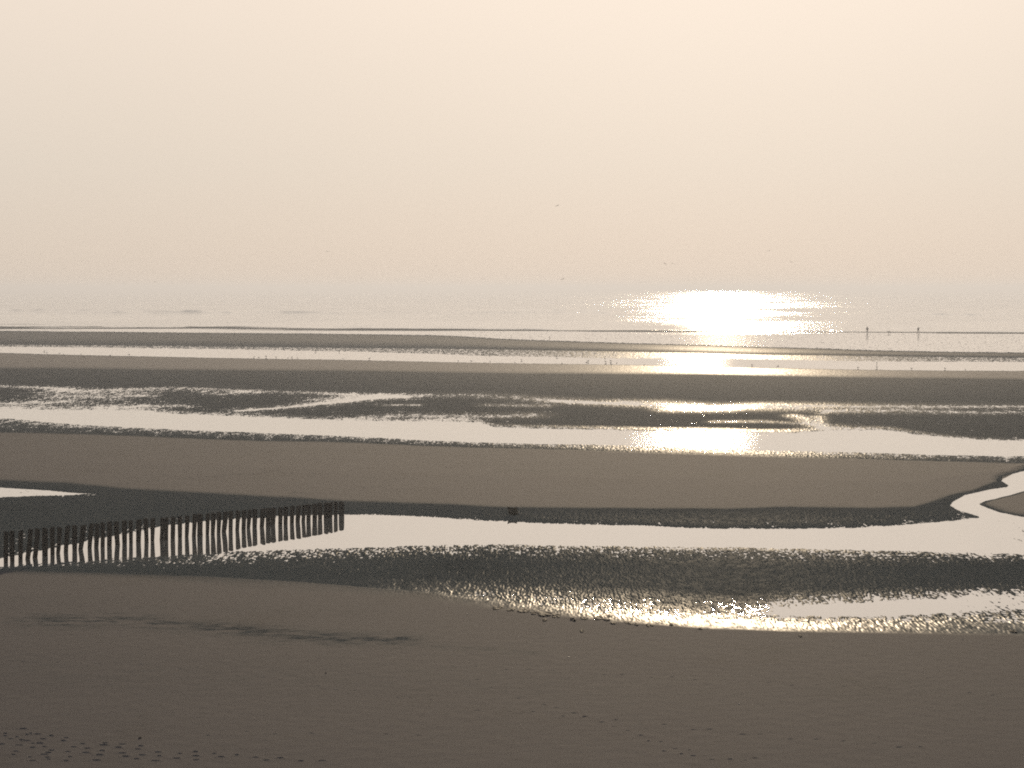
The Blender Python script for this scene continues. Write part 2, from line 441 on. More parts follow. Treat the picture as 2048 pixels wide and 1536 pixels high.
for pts, th, s in [
    ([(-60,770),(0,771),(45,774),(95,776),(137,778)], 2.6, 0.8),
    ([(120,781),(205,781),(256,779),(342,776.5),(427,777.5),(513,782.7),(615,785),(700,788)], 3.2, 0.65),
    ([(110,787),(190,787),(270,785)], 8, 0.45),
    ([(113,794.5),(191,794),(246,793),(290,791)], 3, 0.55),
    ([(410,784),(444,788),(495,783)], 3, 0.6),
    ([(-60,806),(0,806.6),(34,807),(85,805),(137,803)], 2.2, 0.65),
    ([(-60,812),(120,810),(280,812)], 7, 0.45),
    ([(205,815),(290,812.5),(376,811.8)], 2.2, 0.65),
    ([(478,822),(547,817),(615,810),(666,805),(700,801.5),(734,797),(785,794),(813,794)], 3.0, 1.0),
    ([(640,800),(700,797),(760,793)], 4.5, 0.7),
    ([(700,791),(768,789.6),(905,790.6),(956,791),(1042,796),(1110,801.5),(1178,805),(1247,806.6),(1315,808),(1400,815)], 3.6, 0.62),
    ([(1110,802),(1178,805),(1260,807)], 2.6, 0.8),
    ([(768,810.7),(837,810)], 1.6, 0.75),
    ([(973,810),(1059,811),(1093,811)], 2, 0.65),
    ([(700,838),(802,830.5),(888,832),(1007,832),(1059,830.5)], 3.6, 0.62),
    ([(860,838),(940,839)], 3, 0.5),
    ([(1250,805),(1348,813),(1450,815),(1600,817)], 3.6, 0.5),
    ([(1348,817),(1450,817),(1519,812.5),(1655,812.5),(1826,813.5),(2110,813.5)], 3.2, 0.85),
    ([(1656,822),(1826,822),(1963,826),(2110,824)], 2.8, 0.7),
    ([(1433,844),(1519,843.5),(1600,847)], 1.5, 0.42),
    ([(1587,832),(1608,837),(1614,846),(1638,854.5)], 1.6, 0.75),
    ([(1635,834),(1637,846),(1652,856)], 1.4, 0.75),
    ([(1645,827),(1662,822)], 1.4, 0.6),
    ([(1640,854),(1673,854),(1710,857)], 3, 0.5),
    ([(1861,873),(1940,880),(2110,884)], 2.5, 0.5),
    ([(740,760),(1000,763),(1400,770)], 2.5, 0.12),
    ([(1480,789),(1700,792),(2000,797)], 1.2, 0.28),
    ]:
    streak(pts, th, s)

# the little pool behind the left end of the groyne
def inside_band(top, bot, u0, u1, depth, rip):
    tv, bv = curve(top)(U), curve(bot)(U)
    m = np.minimum(np.minimum(VQ - tv, bv - VQ) / 1.5, np.minimum(U - u0, u1 - U) / 20)
    g = np.clip(m + 0.5, 0, 1)
    Hh[:] = Hh * (1 - g) + (-depth) * g
    RIP[:] = RIP * (1 - g) + rip * g
inside_band([(-400,970),(0,975),(60,978),(130,983),(185,987)], [(-400,1000),(0,995),(80,992),(140,990),(185,987)], -420, 190, 0.03, 0.02)
near_band = np.exp(-((VQ - curve([(-400,1002),(0,997),(80,994),(140,991),(230,988)])(U)) / 4.5) ** 2) * sstep(260, 170, U)
Hh -= near_band * 0.085
RIP += near_band * 0.03

# creek that drains the flat on the right
def creek(left, right, depth):
    # both banks run from top to bottom as u(v)
    lv = np.array([p[1] for p in left]); lu = np.array([p[0] for p in left])
    rv = np.array([p[1] for p in right]); ru = np.array([p[0] for p in right])
    r0, r1 = np.searchsorted(v_rows, [925, 1036])
    c0 = np.searchsorted(u_cols, 1800)
    sl = (slice(r0, r1), slice(c0, None))
    vq = V[sl] + perlin(WX[sl] / 1.2, WY[sl] / 8, 9) * 0.8
    lo, hi = np.interp(vq, lv, lu), np.interp(vq, rv, ru)
    m = np.minimum(U[sl] - lo, hi - U[sl])
    g = sstep(-3, 3, m)
    rim = sstep(-26, -4, m) * (1 - g)
    Hh[sl] = (Hh[sl] * (1 - rim) + 0.07 * rim) * (1 - g) + (-depth) * g
    WET[sl] = np.maximum(WET[sl], rim)
    RIP[sl] = RIP[sl] * (1 - g) + 0.005 * g
# sand on the far right of the creek stands dry again
r0, r1 = np.searchsorted(v_rows, [975, 1036]); c0 = np.searchsorted(u_cols, 1900)
sl = (slice(r0, r1), slice(c0, None))
bar = sstep(0, 1, np.minimum((U[sl] - curve([(980,2040),(1002,1966),(1008,1952),(1017,1977),(1025,2001),(1034,2052)])(V[sl])) / 40, np.minimum((V[sl] - 978) / 10, (1034 - V[sl]) / 12)))
WET[sl] = WET[sl] * (1 - bar) + 0.1 * bar
Hh[sl] = Hh[sl] * (1 - bar) + 0.16 * bar
RIP[sl] *= (1 - bar)
creek([(2075,925),(2048,942),(2022,948),(2006,954),(2002,962),(2016,970),(2013,974),(1990,977),(1928,990),(1905,1003.5),(1899,1011),(1917,1021),(1958,1033),(1958,1036)],
      [(2500,925),(2300,955),(2110,972),(2048,983),(2018,991),(1972,1002),(1958,1008),(1978,1017),(1999,1025),(2048,1034),(2060,1036)], 0.04)
# a few dark sand ridges still stand in the shallow where creek and pool meet
sl = (slice(*np.searchsorted(v_rows, [1036, 1108])), slice(np.searchsorted(u_cols, 1880), None))
RIP[sl] += 0.028 * sstep(1930, 2060, U[sl]) * sstep(1108, 1080, V[sl])

# damp streaks on the dry sand
def damp(pts, th, s, thr=0.0, lx=1.6, ly=1.1, seed=20):
    us = [p[0] for p in pts]; vv = [p[1] for p in pts]
    c0, c1 = np.searchsorted(u_cols, [min(us) - 120, max(us) + 120])
    r0, r1 = np.searchsorted(v_rows, [min(vv) - th * 4, max(vv) + th * 4])
    sl = (slice(r0, r1), slice(c0, c1))
    d = seg_dist(U[sl], V[sl], pts, 4.0)
    n = perlin(WX[sl] / lx, WY[sl] / ly, seed) + 0.6 * perlin(WX[sl] / lx * 3.1, WY[sl] / ly * 2.7, seed + 1)
    g = np.exp(-(d / th) ** 2) * np.clip(0.7 + n * 1.8 - thr, 0, 1)
    fine = 0.75 + 0.25 * np.clip(perlin(WX[sl] / 0.5, WY[sl] / 0.7, seed + 2) * 2, -1, 1)
    WET[sl] = np.maximum(WET[sl], np.minimum(g * s * fine, 0.9))
damp([(80,1246),(230,1243),(340,1250),(420,1258),(520,1268),(560,1278),(690,1282),(800,1284)], 15, 0.9)
damp([(420,1258),(520,1266),(600,1274),(720,1281),(800,1280)], 13, 1.0, -0.2, seed=24)
damp([(800,1290),(900,1297),(1060,1310)], 8, 0.5, seed=28)
damp([(350,1160),(500,1175),(700,1185),(900,1205)], 5, 0.4, seed=30)
damp([(1000,944),(1250,947),(1400,952),(1550,955)], 4, 0.5, seed=32)
damp([(1450,943),(1700,945),(2000,949)], 2, 0.5, seed=34)
damp([(850,926),(1000,930),(1100,931)], 3, 0.25, seed=36)
damp([(0,905),(500,912),(900,920)], 10, 0.12, seed=38)
damp([(0,1200),(300,1215),(700,1225)], 16, 0.2, seed=40)
damp([(0,1350),(600,1360),(1400,1380),(2048,1400)], 40, 0.2, seed=42)
damp([(1300,1300),(1700,1310),(2048,1320)], 14, 0.2, seed=46)

# ripples and drainage marks
n_big = 0.7 * perlin(WX / 0.2, WY / 2.2, 11) + 1.1 * perlin(WX / 0.085, WY / 0.9, 12) + 0.5 * perlin(WX / 0.8, WY / 7, 16)
n_big /= n_big.std()
Hh = 0.27 * (Hh + 0.8 * RIP * n_big)
n_soft = perlin(WX / 14, WY / 40, 13) * 0.03 + perlin(WX / 3, WY / 9, 14) * 0.012
Hh += n_soft * sstep(0.03, 0.07, Hh) * 0.5
Hh += 0.004 * perlin(WX / 0.5, WY / 1.1, 15) * sstep(1200, 1300, V)
del n_big, n_soft

# footprints pressed into the dry sand
rnd = random.Random(5)
def press(u, v, lu, lv, depth, wet, rim=0.35):
    depth *= 0.45
    c0, c1 = np.searchsorted(u_cols, [u - lu * 2.6, u + lu * 2.6]); r0, r1 = np.searchsorted(v_rows, [v - lv * 3.2, v + lv * 3.2])
    if c1 <= c0 or r1 <= r0: return
    sl = (slice(r0, r1), slice(c0, c1))
    q = ((U[sl] - u) / lu) ** 2 + ((V[sl] - v) / lv) ** 2
    g = np.exp(-q ** 1.5)
    Hh[sl] -= depth * g
    Hh[sl] += depth * rim * np.exp(-((np.sqrt(q) - 1.5) / 0.4) ** 2)
    WET[sl] = np.maximum(WET[sl], wet * g)
for (u, v) in [(45,1467),(8,1477),(8,1482),(33,1484),(52,1479),(62,1477),(72,1478),(101,1481),(130,1486),(22,1488),(43,1490),(54,1492),(85,1488),(65,1497),(80,1497),(4,1499),(36,1501),(65,1506),(88,1504),(103,1512),(145,1505),(163,1498),(128,1492),(208,1497),(175,1508),(205,1501),(135,1515),(169,1517),(205,1513),(235,1506),(244,1499),(280,1503),(277,1510),(314,1516),(243,1518),(250,1525),(200,1522),(87,1521),(95,1517),(58,1526),(95,1527),(97,1531),(141,1526),(25,1521),(32,1514),(67,1534),(192,1533),(272,1530),(282,1522),(320,1524),(352,1529),(311,1534),(390,1515),(392,1524),(393,1532),(358,1519),(427,1519),(442,1526),(472,1522),(132,1534),(510,1527),(530,1533),(560,1528),(600,1534),(645,1534)]:
    press(u + rnd.uniform(-2, 2), v, rnd.uniform(4, 8), rnd.uniform(0.8, 1.3), rnd.uniform(0.03, 0.055), rnd.uniform(0.35, 0.8))
def trail(pts, step, jit, lu, lv, depth, wet):
    for (a, b), (c, d) in zip(pts[:-1], pts[1:]):
        n = max(1, int(math.hypot(c - a, d - b) / step))
        for k in range(n):
            t = (k + rnd.uniform(-0.2, 0.2)) / n
            press(a + (c - a) * t + rnd.uniform(-2, 2), b + (d - b) * t + rnd.choice((-1, 1)) * jit, lu * rnd.uniform(0.7, 1.3), lv * rnd.uniform(0.8, 1.2), depth * rnd.uniform(0.6, 1.2), wet * rnd.uniform(0.5, 1.1))
trail([(527,1426),(533,1470),(528,1536)], 7, 0.8, 1.8, 0.8, 0.02, 0.55)
trail([(900,1336),(1010,1343),(1300,1358),(1640,1378),(2030,1398)], 44, 1.5, 5, 0.9, 0.025, 0.5)
trail([(900,1434),(1010,1428),(1120,1438),(1330,1460),(1580,1486),(1900,1512)], 46, 2.0, 6, 1.0, 0.025, 0.55)
trail([(960,1370),(1060,1410),(1200,1455),(1300,1490),(1400,1520)], 26, 3, 5, 1.0, 0.025, 0.45)
trail([(1330,1515),(1390,1525),(1460,1532),(1540,1528)], 26, 2, 6, 1.0, 0.03, 0.6)
trail([(1840,1372),(1900,1340),(2010,1300)], 20, 1.5, 5, 0.9, 0.02, 0.4)
trail([(0,1325),(200,1330),(400,1344),(640,1380),(900,1414)], 36, 2, 5, 0.9, 0.02, 0.45)
trail([(250,1470),(420,1478),(700,1472),(900,1480)], 60, 3, 6, 0.9, 0.02, 0.35)
trail([(240,970),(350,961),(430,955),(520,950)], 16, 0.4, 5, 0.7, 0.03, 0.55)
trail([(530,948),(620,950),(700,955),(900,968)], 34, 0.6, 5, 0.7, 0.03, 0.5)
trail([(710,980),(760,976),(800,968)], 15, 0.6, 4, 0.7, 0.03, 0.5)
trail([(575,985),(620,989),(640,984)], 12, 1.5, 6, 0.8, 0.03, 0.6)
trail([(950,955),(1060,956),(1200,952),(1450,944)], 30, 0.8, 6, 0.7, 0.02, 0.45)
for k in range(45):
    press(rnd.uniform(0, 2048), rnd.uniform(1285, 1530), rnd.uniform(2.5, 5), rnd.uniform(0.6, 0.9), 0.012, rnd.uniform(0.15, 0.4))

WET = np.clip(WET, 0, 1)
beach = grid_mesh("beach", WX, WY, Hh, M_sand, {'wet': WET, 'gloss': np.clip(GLO, 0, 1)})
tag(beach, "wide tidal sand flat of tan dry bars and dark rippled wet sand", None, None, 'structure')

# ------------------------------------------------------------------ water of the pools: level sheets that the sand rises through
def sheet(name, top, bot, mat, label, z=0.0, wind=None):
    uu = np.concatenate([np.linspace(-3000, -100, 30), np.arange(-60, 2110, 8.0), np.linspace(2150, 5000, 30)])
    t, b = top(uu), bot(uu)
    rows = np.stack([t + (b - t) * k for k in np.linspace(0, 1, 12)])
    x, y = ground(np.broadcast_to(uu, rows.shape), rows)
    o = grid_mesh(name, x, y, np.full_like(x, z), mat, {'wind': wind(np.broadcast_to(uu, rows.shape), rows) if wind else np.zeros_like(x)})
    return tag(o, label, None, None, 'structure')
mid = lambda f, g, t=0.5: (lambda u: f(u) * (1 - t) + g(u) * t)
off = lambda f, d: (lambda u: f(u) + d)
sheet("tidal_pool", off(WB, 1), mid(MB, PT, 0.5), M_pool, "still pool around the groyne posts, mirroring the pale sky")
sheet("tidal_pool", off(mid(MB, PT, 0.5), 0.2), mid(GS, D2, 0.5), M_pool, "short still pool nearest the dry foreground sand, at the right", wind=lambda u, v: 0.8 * sstep(1580, 1430, u))
sheet("tidal_pool", mid(TD, FT, 0.4), mid(D1, WB, 0.3), M_pool, "long pool across the middle of the flat with sun glitter on it", wind=lambda u, v: 0.75 * np.exp(-((u - 1350 + 0.6 * (v - 880)) / 165) ** 2))
sheet("tidal_pool", mid(BT, BB, 0.5), mid(DB, TD, 0.5), M_pool, "narrow far pool where the gulls stand", wind=lambda u, v: 0.8 * np.exp(-((u - 1375) / 85) ** 2))
sheet("shallow_film", mid(SH, off(SH, 4), 0.7), mid(BT, BB, 0.45), M_pool, "thin film of water just behind the shoreline", wind=lambda u, v: 0.4 * sstep(800, 1100, u))

# ------------------------------------------------------------------ sea
su = np.concatenate([np.linspace(-14000, -300, 40), np.arange(-240, 2290, 4.0), np.linspace(2350, 16000, 40)])
sv = np.concatenate([np.geomspace(3.2, 24, 50) + HZ, np.arange(600.5, 618, 0.5), np.arange(618, 634, 0.12), np.arange(634, 650, 0.4), np.arange(650, 669, 0.12)])
SU, SV = np.meshgrid(su, sv)
SX, SY = ground(SU, SV)
swell = perlin(SX / 70, SY / 22, 51) * 0.10 + perlin(SX / 25, SY / 9, 52) * 0.05
swell *= sstep(670, 640, SV) * 0.9 + 0.1
SZ = swell
def wave(pts, hgt, th, brk):
    c0, c1 = np.searchsorted(su, [pts[0][0] - 40, pts[-1][0] + 40]); r0, r1 = np.searchsorted(sv, [min(p[1] for p in pts) - 8, max(p[1] for p in pts) + 8])
    sl = (slice(r0, r1), slice(c0, c1))
    line = curve(pts)(SU[sl]) + perlin(SU[sl] / 60, SU[sl] * 0 + pts[0][0], 60) * 0.8
    ends = sstep(pts[0][0] - 30, pts[0][0] + 25, SU[sl]) * sstep(pts[-1][0] + 30, pts[-1][0] - 25, SU[sl])
    gap = np.clip(0.75 + 0.8 * brk * perlin(SU[sl] / 45, SU[sl] * 0 + pts[0][1], 61), 0, 1)
    d = SV[sl] - line
    prof = np.where(d < 0, np.exp(-(d / (th * 1.6)) ** 2), np.exp(-(d / (th * 0.28)) ** 2))
    SZ[sl] += hgt * prof * ends * gap
for pts, hgt, th, brk in [
    ([(-60,621),(30,622),(140,622),(240,623.5)], 0.42, 0.8, 1.0), ([(60,626),(150,627),(260,626)], 0.3, 0.7, 1.2),
    ([(280,624),(330,625.5),(470,627)], 0.48, 0.8, 0.9), ([(500,624.5),(590,626.5),(680,627.5)], 0.35, 0.7, 1.2),
    ([(700,623),(800,625),(860,626)], 0.25, 0.7, 1.1), ([(930,626),(1060,626),(1240,627)], 0.25, 0.6, 1.1),
    ([(1020,620),(1200,622)], 0.2, 0.6, 1.2), ([(1300,631),(1420,631)], 0.2, 0.6, 1.2),
    ([(1825,629),(1900,630),(1960,631)], 0.3, 0.7, 0.7),
    ([(-60,652),(80,652.6),(160,652.5)], 0.2, 0.8, 0.8), ([(230,653),(350,654)], 0.2, 0.7, 1.0),
    ([(690,655.5),(800,656),(850,657)], 0.22, 0.7, 0.7), ([(920,657),(1030,658.5),(1110,659)], 0.24, 0.7, 0.7),
    ([(1560,661.5),(1660,662),(1750,663)], 0.22, 0.7, 0.5), ([(1880,663.6),(1960,664),(2100,664.6)], 0.22, 0.7, 0.5),
    ([(600,640),(760,641)], 0.12, 0.6, 1.3), ([(1150,644),(1260,645)], 0.12, 0.6, 1.3), ([(0,640),(200,641),(420,643)], 0.12, 0.6, 1.3),
    ([(1600,648),(1760,650)], 0.12, 0.6, 1.3), ([(1750,655),(1850,656)], 0.14, 0.6, 1.0)]:
    far_out = pts[0][1] < 634
    wave(pts, hgt * (3.4 if far_out else 1.5), th * (1.1 if far_out else 1.0), brk)
gust = perlin(SX / 60, SY / 300, 72) + 0.6 * perlin(SX / 20, SY / 90, 73)
WIND = (1 - 0.25 * sstep(600, 662, SV)) * np.clip(0.8 + 0.6 * gust, 0.15, 1)
sea = grid_mesh("sea", SX, SY, SZ, M_sea, {'wind': np.clip(WIND, 0, 1)})
tag(sea, "pale calm sea fading into the haze under the sun", None, None, 'structure')

# ------------------------------------------------------------------ things on the beach
def sand_z(u, v):
    return float(Hh[min(np.searchsorted(v_rows, v), len(v_rows) - 1), min(np.searchsorted(u_cols, u), len(u_cols) - 1)])
def on_sand(u, v, water=False):
    z = sand_z(u, v)
    if water: z = max(z, 0.0)
    x, y = ground(u, v, z)
    return Vector((x, y, z))
ORD = ['first','second','third','fourth','fifth','sixth','seventh','eighth','ninth','tenth','eleventh','twelfth','thirteenth','fourteenth','fifteenth','sixteenth','seventeenth','eighteenth','nineteenth']
TENS = {2: ('twenty', 'twentieth'), 3: ('thirty', 'thirtieth'), 4: ('forty', 'fortieth'), 5: ('fifty', 'fiftieth'), 6: ('sixty', 'sixtieth')}
def ordinal(n):
    if n < 20: return ORD[n - 1]
    t, r = divmod(n, 10)
    return TENS[t][1] if r == 0 else TENS[t][0] + '-' + ORD[r - 1]

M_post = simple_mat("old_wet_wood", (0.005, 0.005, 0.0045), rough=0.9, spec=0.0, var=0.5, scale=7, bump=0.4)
M_rock = simple_mat("algae_stone", (0.020, 0.018, 0.007), rough=0.95, spec=0.0, var=0.6, scale=4, bump=0.5)
M_weed = simple_mat("seaweed", (0.022, 0.016, 0.010), rough=0.8, spec=0.1, var=0.5, scale=9, bump=0.3)
M_shell = simple_mat("shell", (0.78, 0.74, 0.68), rough=0.5, var=0.15)
M_pebble = simple_mat("pebble", (0.020, 0.014, 0.011), rough=0.8, spec=0.1, var=0.4)
M_gull = simple_mat("gull_plumage", (0.11, 0.105, 0.10), rough=0.9, spec=0.0, var=0.6, scale=5)
M_pole = simple_mat("faded_red_paint", (0.16, 0.045, 0.035), rough=0.8, spec=0.1, var=0.3, scale=5)
M_skin = simple_mat("skin", (0.32, 0.19, 0.14), rough=0.6, var=0.1)
M_cloth = simple_mat("dark_cloth", (0.035, 0.034, 0.042), rough=0.95, spec=0.0, var=0.3)
M_trous = simple_mat("trouser_cloth", (0.028, 0.032, 0.036), rough=0.95, spec=0.0, var=0.3)
M_hair = simple_mat("dark_hair", (0.02, 0.015, 0.012), rough=0.8, spec=0.1, var=0.3)
M_boot = simple_mat("boot_rubber", (0.015, 0.015, 0.015), rough=0.6, var=0.2)
M_fur = simple_mat("dark_fur", (0.028, 0.030, 0.028), rough=1.0, spec=0.0, var=0.5, scale=12)
M_belly = simple_mat("pale_fur", (0.12, 0.10, 0.08), rough=1.0, spec=0.0, var=0.3, scale=12)

# --- the groyne: one row of old posts, each a thing
BASE_V = curve([(0, 1127), (55, 1118), (161, 1099), (232, 1090), (310, 1081), (393, 1072.5), (448, 1064), (500, 1056), (536, 1051.5), (590, 1045), (640, 1038), (687, 1031.5)])
POSTS = []
def zoom_posts(ox, oy, rows):
    for tl, tr, ty, bl, br in rows:
        POSTS.append((ox + (tl + tr) / 20.48, oy + ty / 10.24, ox + (bl + br) / 20.48, (tr - tl) / 10.24, (br - bl) / 10.24))
zoom_posts(0, 1030, [(60,165,350,75,165),(175,285,340,205,300),(365,465,328,378,465),(565,665,303,515,615),(710,812,290,668,768),(850,970,280,862,982),(1005,1110,262,1035,1120),(1160,1262,258,1150,1230),(1330,1428,235,1305,1395),(1462,1570,225,1478,1575),(1640,1760,215,1600,1700),(1820,1925,190,1790,1880),(1935,2040,185,1925,2018)])
zoom_posts(180, 1010, [(205,300,380,215,300),(340,450,355,348,445),(475,580,348,512,615),(640,750,335,662,758),(782,865,325,798,878),(938,1050,305,940,1042),(1085,1185,288,1115,1200),(1230,1330,278,1240,1318),(1435,1518,278,1425,1512),(1518,1600,263,1512,1602),(1645,1745,250,1650,1740),(1785,1880,240,1800,1885),(1940,2035,225,1940,2020)])
zoom_posts(360, 1000, [(250,350,305,245,328),(350,460,295,350,465),(518,605,290,522,595),(625,735,275,630,712),(748,848,262,750,830),(875,980,250,850,945),(985,1085,240,998,1078),(1135,1235,228,1132,1210),(1255,1355,225,1258,1345),(1380,1475,215,1365,1440),(1475,1580,205,1480,1570),(1635,1745,195,1632,1718),(1752,1860,182,1758,1855),(1860,1965,175,1855,1950)])
zoom_posts(520, 990, [(368,465,265,375,460),(475,575,248,480,565),(608,708,235,610,692),(735,840,228,728,818),(858,945,215,850,925),(945,1045,200,948,1038),(1062,1175,190,1075,1170),(1180,1280,180,1188,1275),(1300,1400,172,1302,1396),(1395,1485,165,1396,1478),(1505,1590,155,1508,1588),(1612,1715,150,1612,1726)])
prng = random.Random(11)
def make_post(k, tu, tv, bu, tw, bw):
    bv = float(BASE_V(bu))
    bx, by = ground(bu, bv)
    s = by / F
    tx = (tu - CX) / F * by
    h = height_at(tv, by)
    r0, r1 = bw * s / 2, tw * s / 2
    lean_y = prng.uniform(-0.05, 0.05)
    sag = prng.uniform(-0.025, 0.025)
    n, rings = 14, 16
    bm = bmesh.new()
    loops = []
    ph = [prng.uniform(0, 6.28) for _ in range(4)]
    tilt = prng.uniform(-0.04, 0.04); tilt2 = prng.uniform(-0.05, 0.05)
    for i in range(rings):
        t = i / (rings - 1)
        z = -0.7 + (h + 0.7) * t
        q = z / h
        qx = q + sag * math.sin(math.pi * max(0, min(1, q))) / max(0.05, abs(tx - bx)) * (1 if tx > bx else -1) if abs(tx - bx) > 0.05 else q
        cx_, cy_ = (tx - bx) * qx, lean_y * q
        r = r0 + (r1 - r0) * max(0, q)
        r *= 1 + 0.03 * math.sin(z * 6 + ph[0])
        ring = []
        for j in range(n):
            a = 2 * math.pi * j / n
            rr = r * (1 + 0.04 * math.sin(3 * a + ph[1]) + 0.03 * math.sin(5 * a + ph[2] + z * 2) + prng.uniform(-0.02, 0.02))
            zz = z
            if i >= rings - 1: zz += tilt * math.cos(a) + tilt2 * math.sin(a) + prng.uniform(-0.012, 0.012)
            ring.append(bm.verts.new((cx_ + rr * math.cos(a), cy_ + rr * math.sin(a), zz)))
        loops.append(ring)
    for a_, b_ in zip(loops[:-1], loops[1:]):
        for j in range(n):
            bm.faces.new((a_[j], a_[(j + 1) % n], b_[(j + 1) % n], b_[j]))
    # worn top: a bevelled rim round a slightly hollow end grain
    last = loops[-1]
    c = sum((v.co for v in last), Vector()) / n
    rim = [bm.verts.new(c + (v.co - c) * 0.82 + Vector((0, 0, 0.018 + prng.uniform(-0.006, 0.006)))) for v in last]
    for j in range(n): bm.faces.new((last[j], last[(j + 1) % n], rim[(j + 1) % n], rim[j]))
    mid_ = bm.verts.new(c + Vector((0, 0, 0.004)))
    for j in range(n): bm.faces.new((rim[j], rim[(j + 1) % n], mid_))
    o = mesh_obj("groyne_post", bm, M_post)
    o.location = (bx, by, 0)
    return o, (tx - bx) / h, (r0 + r1), h
made = [make_post(k, *p) for k, p in enumerate(POSTS)]
widths = sorted(m[2] for m in made)
thin, fat = widths[len(widths) // 4], widths[3 * len(widths) // 4]
for k, (o, lean, wdt, h) in enumerate(made):
    sz = 'slender' if wdt <= thin else 'stout' if wdt >= fat else 'dark'
    ln = 'leaning left' if lean < -0.035 else 'leaning right' if lean > 0.035 else 'standing straight'
    n_ = len(made) - k
    where = 'last post at the right seaward end of the groyne' if n_ == 1 else 'first post at the left edge of the photo' if k == 0 else f'{ordinal(n_)} from the right seaward end of the groyne' if n_ <= 26 else f'{ordinal(k + 1)} from the left end of the groyne'
    tag(o, f'{sz} wooden groyne post {ln}, {where}', 'groyne post', 'posts of the old wooden groyne')

# --- lone block of stone behind the pool
def make_boulder():
    c = on_sand(1027, 1029)
    s = c.y / F
    bm = bmesh.new()
    bmesh.ops.create_cube(bm, size=2.0)
    bmesh.ops.subdivide_edges(bm, edges=bm.edges[:], cuts=7, use_grid_fill=True)
    for v in bm.verts:
        p = v.co
        rnd_ = Vector((p.x, p.y, p.z)).normalized() * 1.28
        q = p.lerp(rnd_, 0.28)
        top = (q.z + 1) / 2
        x = q.x * (8.6 + 0.6 * top) * s - top * 3.4 * s + 0.7 * s
        y = q.y * 0.30
        z = (q.z + 0.82) * 9.0 * s
        z += 0.06 * max(0, top - 0.8) * 5 * math.cos(q.x * 2.2) * -1
        k = 0.045 * (math.sin(x * 9 + z * 7) + math.sin(y * 11 - z * 9 + 1) + math.sin(x * 15 + y * 17))
        v.co = Vector((x * (1 + k), y * (1 + k), z * (1 + 0.5 * k)))
    o = mesh_obj("boulder", bm, M_rock)
    o.location = c - Vector((0, 0, 0.05))
    tag(o, 'squat dark olive block of stone standing alone on wet sand beyond the pool', 'boulder')
make_boulder()

# --- thin marker pole far out
def make_pole():
    u, v = 1099, 681
    c = on_sand(u, v)
    h = height_at(671.5, c.y) - c.z
    bm = bmesh.new()
    loops = []
    for z, r in ((-0.4, 0.05), (0.0, 0.05), (h * 0.6, 0.045), (h * 0.97, 0.042), (h, 0.03)):
        loops.append([bm.verts.new((r * math.cos(a * math.pi / 5), r * math.sin(a * math.pi / 5), z)) for a in range(10)])
    for a_, b_ in zip(loops[:-1], loops[1:]):
        for j in range(10): bm.faces.new((a_[j], a_[(j + 1) % 10], b_[(j + 1) % 10], b_[j]))
    bm.faces.new(loops[-1])
    o = mesh_obj("marker_pole", bm, M_pole)
    o.location = c
    o.rotation_euler = (0, 0.03, 0)
    tag(o, 'thin faded red pole stuck upright in the far sand bar near the sea', 'pole')
make_pole()

# --- gulls
def lathe(bm, pts, n=8):
    """rings of radius r round points along a path: ((x, y, z), r)"""
    loops = []
    for i, (p, r) in enumerate(pts):
        a_ = Vector(pts[max(0, i - 1)][0]); b_ = Vector(pts[min(len(pts) - 1, i + 1)][0])
        d = (b_ - a_).normalized()
        m = d.to_track_quat('Z', 'Y').to_matrix()
        loops.append([bm.verts.new(Vector(p) + m @ Vector((r * math.cos(2 * math.pi * j / n), r * math.sin(2 * math.pi * j / n), 0))) for j in range(n)])
    for a_, b_ in zip(loops[:-1], loops[1:]):
        for j in range(n): bm.faces.new((a_[j], a_[(j + 1) % n], b_[(j + 1) % n], b_[j]))
    bm.faces.new(loops[0][::-1]); bm.faces.new(loops[-1])
def standing_gull_bm():
    bm = bmesh.new()
    lathe(bm, [((-0.30, 0, 0.20), 0.008), ((-0.22, 0, 0.21), 0.035), ((-0.12, 0, 0.22), 0.075), ((0.0, 0, 0.23), 0.095), ((0.09, 0, 0.26), 0.085), ((0.13, 0, 0.31), 0.055), ((0.15, 0, 0.36), 0.045), ((0.18, 0, 0.385), 0.042), ((0.22, 0, 0.38), 0.02), ((0.27, 0, 0.37), 0.007)])
    for y in (-0.035, 0.035):
        lathe(bm, [((0.0, y, 0.17), 0.014), ((0.005, y, 0.08), 0.011), ((0.0, y, 0.0), 0.011), ((0.0, y, -0.06), 0.011)], 6)
        lathe(bm, [((-0.01, y, 0.004), 0.012), ((0.06, y, 0.004), 0.006)], 6)
        lathe(bm, [((0.08, y * 2.2, 0.26), 0.012), ((-0.05, y * 2.4, 0.25), 0.03), ((-0.2, y * 1.6, 0.225), 0.022), ((-0.33, y * 0.6, 0.20), 0.006)], 6)
    return bm
